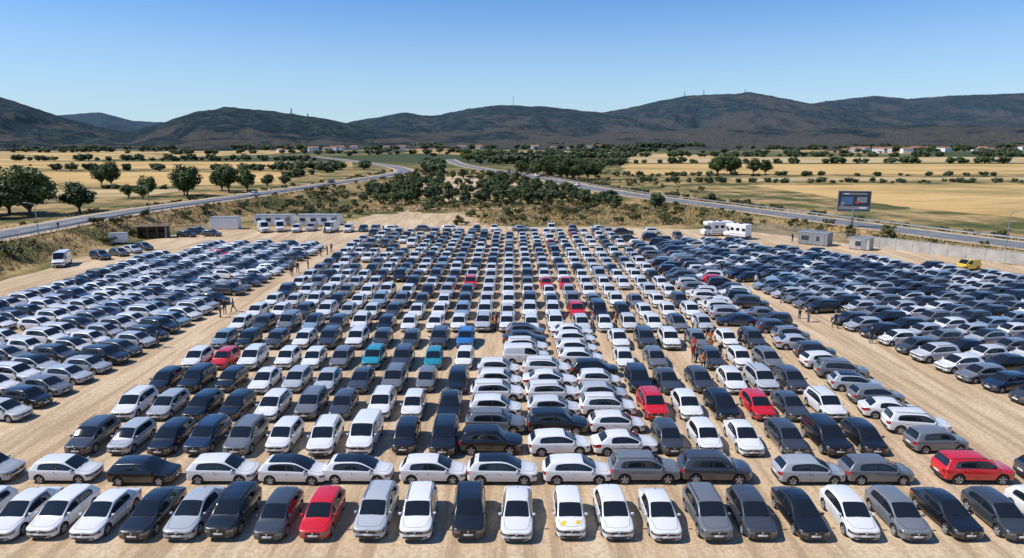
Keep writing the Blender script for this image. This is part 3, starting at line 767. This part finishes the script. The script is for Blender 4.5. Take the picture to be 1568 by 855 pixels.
# ---------------------------------------------------------------- people
def person(name,pose,shirt,trs,hair):
    V=[];E=[];Rr=[]
    def v(co,rad,par=None):
        V.append(co);Rr.append(rad if hasattr(rad,'__len__') else (rad,rad)); i=len(V)-1
        if par is not None: E.append((par,i))
        return i
    st=pose.get('stride',0); 
    pel=v((0,0,.96),(.15,.11)); sp=v((0,.0,1.14),(.135,.10),pel); ch=v((0,0,1.34),(.165,.115),sp); nk0=v((0,.0,1.47),(.075,.06),ch); nk=v((0,-.01,1.53),.052,nk0)
    hd=v((0,-.02,1.62),(.075,.088),nk); ht=v((0,-.01,1.71),(.065,.08),hd)
    v((0,-.115,1.62),.014,hd)
    for s in(-1,1):
        v((s*.082,0,1.62),.014,hd)
        sh=v((s*.175,0,1.41),.062,ch); bend=pose['arm'][0 if s<0 else 1]
        el=v((s*.225,.03+bend*-.10,1.13),.044,sh)
        wz=.90+bend*.28; wr=v((s*(.235-bend*.08),-.02-bend*.26,wz),.029,el); pm=v((s*(.235-bend*.10),-.04-bend*.32,wz-.075),(.036,.02),wr)
        bx,by,bz=V[pm]
        for k in range(4):
            o=(-.030+.02*k); L=(.034,.040,.037,.028)[k]
            f1=v((bx,by+o,bz-.045),.0095,pm); f2=v((bx-s*.008,by+o-.004,bz-.045-L),.008,f1); v((bx-s*.02,by+o-.008,bz-.045-L*1.7),.007,f2)
        t1=v((bx-s*.02,by-.04,bz+.015),.011,pm); v((bx-s*.03,by-.055,bz-.03),.008,t1)
        hp=v((s*.095,0,.88),(.10,.095),pel); sw=s*st
        kn=v((s*.105,-.03-sw*.16,.50),.062,hp); an=v((s*.11,.03-sw*.30+ (.06 if sw<0 else 0),.10),.042,kn); he=v((s*.112,.05-sw*.31,.05),.036,an); v((s*.12,-.16-sw*.31,.035),(.042,.03),an)
    me=bpy.data.meshes.new(name); me.from_pydata(V,E,[]); o=bpy.data.objects.new('tmpp',me); col.objects.link(o)
    o.modifiers.new('sk','SKIN'); ss=o.modifiers.new('ss','SUBSURF'); ss.levels=1
    if not me.skin_vertices:
        bpy.context.view_layer.objects.active=o; o.select_set(True); bpy.ops.mesh.customdata_skin_add()
    sl=me.skin_vertices[0].data
    for i,rd in enumerate(Rr): sl[i].radius=rd
    sl[0].use_root=True
    dg=bpy.context.evaluated_depsgraph_get(); dg.update(); out=bpy.data.meshes.new_from_object(o.evaluated_get(dg)); bpy.data.objects.remove(o)
    out.materials.clear()
    for m in(M_skin,shirt,trs,hair,M_shoe): out.materials.append(m)
    for p in out.polygons:
        c=p.center; p.use_smooth=True
        if c.z>1.69 or (c.z>1.57 and c.y>.025): k=3
        elif c.z>1.49: k=0
        elif c.z<.085: k=4
        elif abs(c.x)>.17 or c.y<-.14 and c.z>.7: k=1 if c.z>1.16 else (0 if c.z>.55 else 2)
        elif c.z>.93: k=1
        else: k=2
        p.material_index=k
    bm=bmesh.new(); bm.from_mesh(out)
    for s in(-1,1):
        q=bmesh.ops.create_uvsphere(bm,u_segments=6,v_segments=4,radius=.011,matrix=Matrix.Translation((s*.03,-.098,1.635)))
        for vv in q['verts']:
            for f in vv.link_faces: f.material_index=3
    q=bmesh.ops.create_cube(bm,size=1,matrix=Matrix.Translation((0,-.102,1.575))@Matrix.Diagonal((.04,.012,.008,1)))
    for vv in q['verts']:
        for f in vv.link_faces: f.material_index=4
    zmin=min(vv.co.z for vv in bm.verts)
    for vv in bm.verts: vv.co.z-=zmin
    bm.to_mesh(out); bm.free(); return out
M_skin=simple('skin',(.42,.26,.18),.5); M_shoe=simple('shoe_leather',(.03,.025,.02),.6)
cl={k:simple('cloth_'+k,c,.85) for k,c in dict(black=(.02,.02,.024),navy=(.025,.035,.07),white=(.65,.65,.63),orange=(.65,.20,.03),grey=(.15,.15,.16),denim=(.06,.09,.16),red=(.45,.04,.03),khaki=(.25,.2,.12)).items()}
hr=simple('dark_hair',(.025,.018,.012),.7)
PE=[person('man_standing',dict(arm=(.05,.1)),cl['black'],cl['denim'],hr),person('man_walking',dict(arm=(.3,.6),stride=1),cl['navy'],cl['black'],hr),
    person('woman_standing',dict(arm=(.9,.2)),cl['grey'],cl['black'],hr),person('worker',dict(arm=(.7,.8),stride=.4),cl['orange'],cl['navy'],hr),
    person('man_red',dict(arm=(.2,.9)),cl['red'],cl['khaki'],hr),person('man_white',dict(arm=(.1,.6),stride=.7),cl['white'],cl['denim'],hr)]
def blocked(x,y):
    for cx,cy,a in placed:
        dx,dy=x-cx,y-cy
        if dx*dx+dy*dy>9: continue
        lx=dx*math.cos(a)+dy*math.sin(a); ly=-dx*math.sin(a)+dy*math.cos(a)
        if abs(lx)<1.15 and abs(ly)<2.4: return True
    return False
for x,y,k,rz in [(-33.4,77.0,0,40),(-32.8,78,1,-60),(-33.3,75.5,2,100),(-32.6,102,1,30),(-32.5,99,0,200),(-31.9,105,0,90),(-33.4,101,2,0),(-33.2,117,1,10),(-32.5,118.5,0,80),(-32.4,121,2,0),
    (31.5,101.5,0,40),(32.7,100.5,1,180),(33.4,82.5,0,60),(34.2,83,1,-40),(32.6,75,2,20),(33.0,73.5,0,-90),(36.4,65,0,0),(33.6,92,5,0),(32.2,112,1,0),
    (-1.6,71,4,20),(-.8,70.0,0,-40),(-1.4,69.4,3,100),(-2.4,70,0,10),(8.9,72.0,4,0),(9.3,70.6,5,60),(10.4,71,3,60),(18.9,64.2,3,0),(17.8,63.8,0,80),(17.2,62.0,4,-30),(18.7,61.5,3,200),(17.9,60.2,0,10),(17.6,58.8,2,50),(18.4,66,1,20),(16.9,57,3,20),(21.9,64.5,1,0),(19.6,69.6,5,-60),(16.5,59.5,4,20),
    (55.5,134,0,30),(57.0,133,1,10),(-86.2,129,0,0),(-40,145,1,30),(-28,147.6,2,0),(40,140,5,30),(-36,88,5,0),(-35,64,1,0),(34.8,71,1,10)]:
    best=(x,y)
    for rr in [i*.25 for i in range(14)]:
        ok=False
        for q in range(12):
            xx,yy_=x+rr*math.cos(q*.52),y+rr*math.sin(q*.52)
            if not blocked(xx,yy_): best=(xx,yy_); ok=True; break
        if ok: break
    x,y=best
    inst('person',PE[k],(x,y,hz(x,y)+.02),math.radians(rz),random.uniform(.98,1.06))

# ---------------------------------------------------------------- light, sky, camera
w=bpy.data.worlds.new('World'); scene.world=w; w.use_nodes=True; nt=w.node_tree
bg=nt.nodes['Background']; sky=nt.nodes.new('ShaderNodeTexSky'); sky.sky_type='NISHITA'; sky.sun_disc=False
EL=math.radians(52)
dx,dy=1.0,.12   # ground direction the shadows fall in
sundir=Vector((-dx,-dy,0)).normalized()
az=math.atan2(sundir.x,sundir.y)
sky.sun_elevation=EL; sky.sun_rotation=az
sky.altitude=300; sky.air_density=1.0; sky.dust_density=.1; sky.ozone_density=1.5
W_=NT(nt)
tcw=W_.n('ShaderNodeTexCoord'); spw=W_.n('ShaderNodeSeparateXYZ'); W_.l(tcw.outputs['Generated'],spw.inputs[0])
tint=W_.mix(1.,sky.outputs[0],(.78,1.09,1.5),'MULTIPLY')
high=W_.mix(W_.math('MULTIPLY',W_.maprange(spw.outputs[2],.12,.42),1.),tint,W_.mix(1.,tint,(.66,.87,.98),'MULTIPLY'))
mrw=W_.n('ShaderNodeMapRange'); mrw.interpolation_type='SMOOTHSTEP'     # paler haze towards the horizon
for i_,v_ in ((1,-.02),(2,.20),(3,.66),(4,0.)): mrw.inputs[i_].default_value=v_
W_.l(spw.outputs[2],mrw.inputs[0])
W_.l(W_.mix(mrw.outputs[0],high,(5.6,7.4,8.8)),bg.inputs[0]); bg.inputs[1].default_value=.094
L=bpy.data.lights.new('sun','SUN'); L.energy=5.0; L.angle=math.radians(.5); L.color=(1,.95,.87)
lo=bpy.data.objects.new('sun',L); col.objects.link(lo)
dv=Vector((sundir.x*math.cos(EL),sundir.y*math.cos(EL),math.sin(EL)))
lo.rotation_euler=dv.to_track_quat('Z','Y').to_euler(); lo.location=(0,0,60)
cam=bpy.data.cameras.new('camera'); cam.lens=24.0; cam.sensor_width=36; cam.clip_end=20000; cam.clip_start=.5
co=bpy.data.objects.new('camera',cam); col.objects.link(co); co.location=(0,0,20); co.rotation_euler=(math.radians(90-11.6),0,0)
scene.camera=co
print('objects',len(bpy.data.objects))
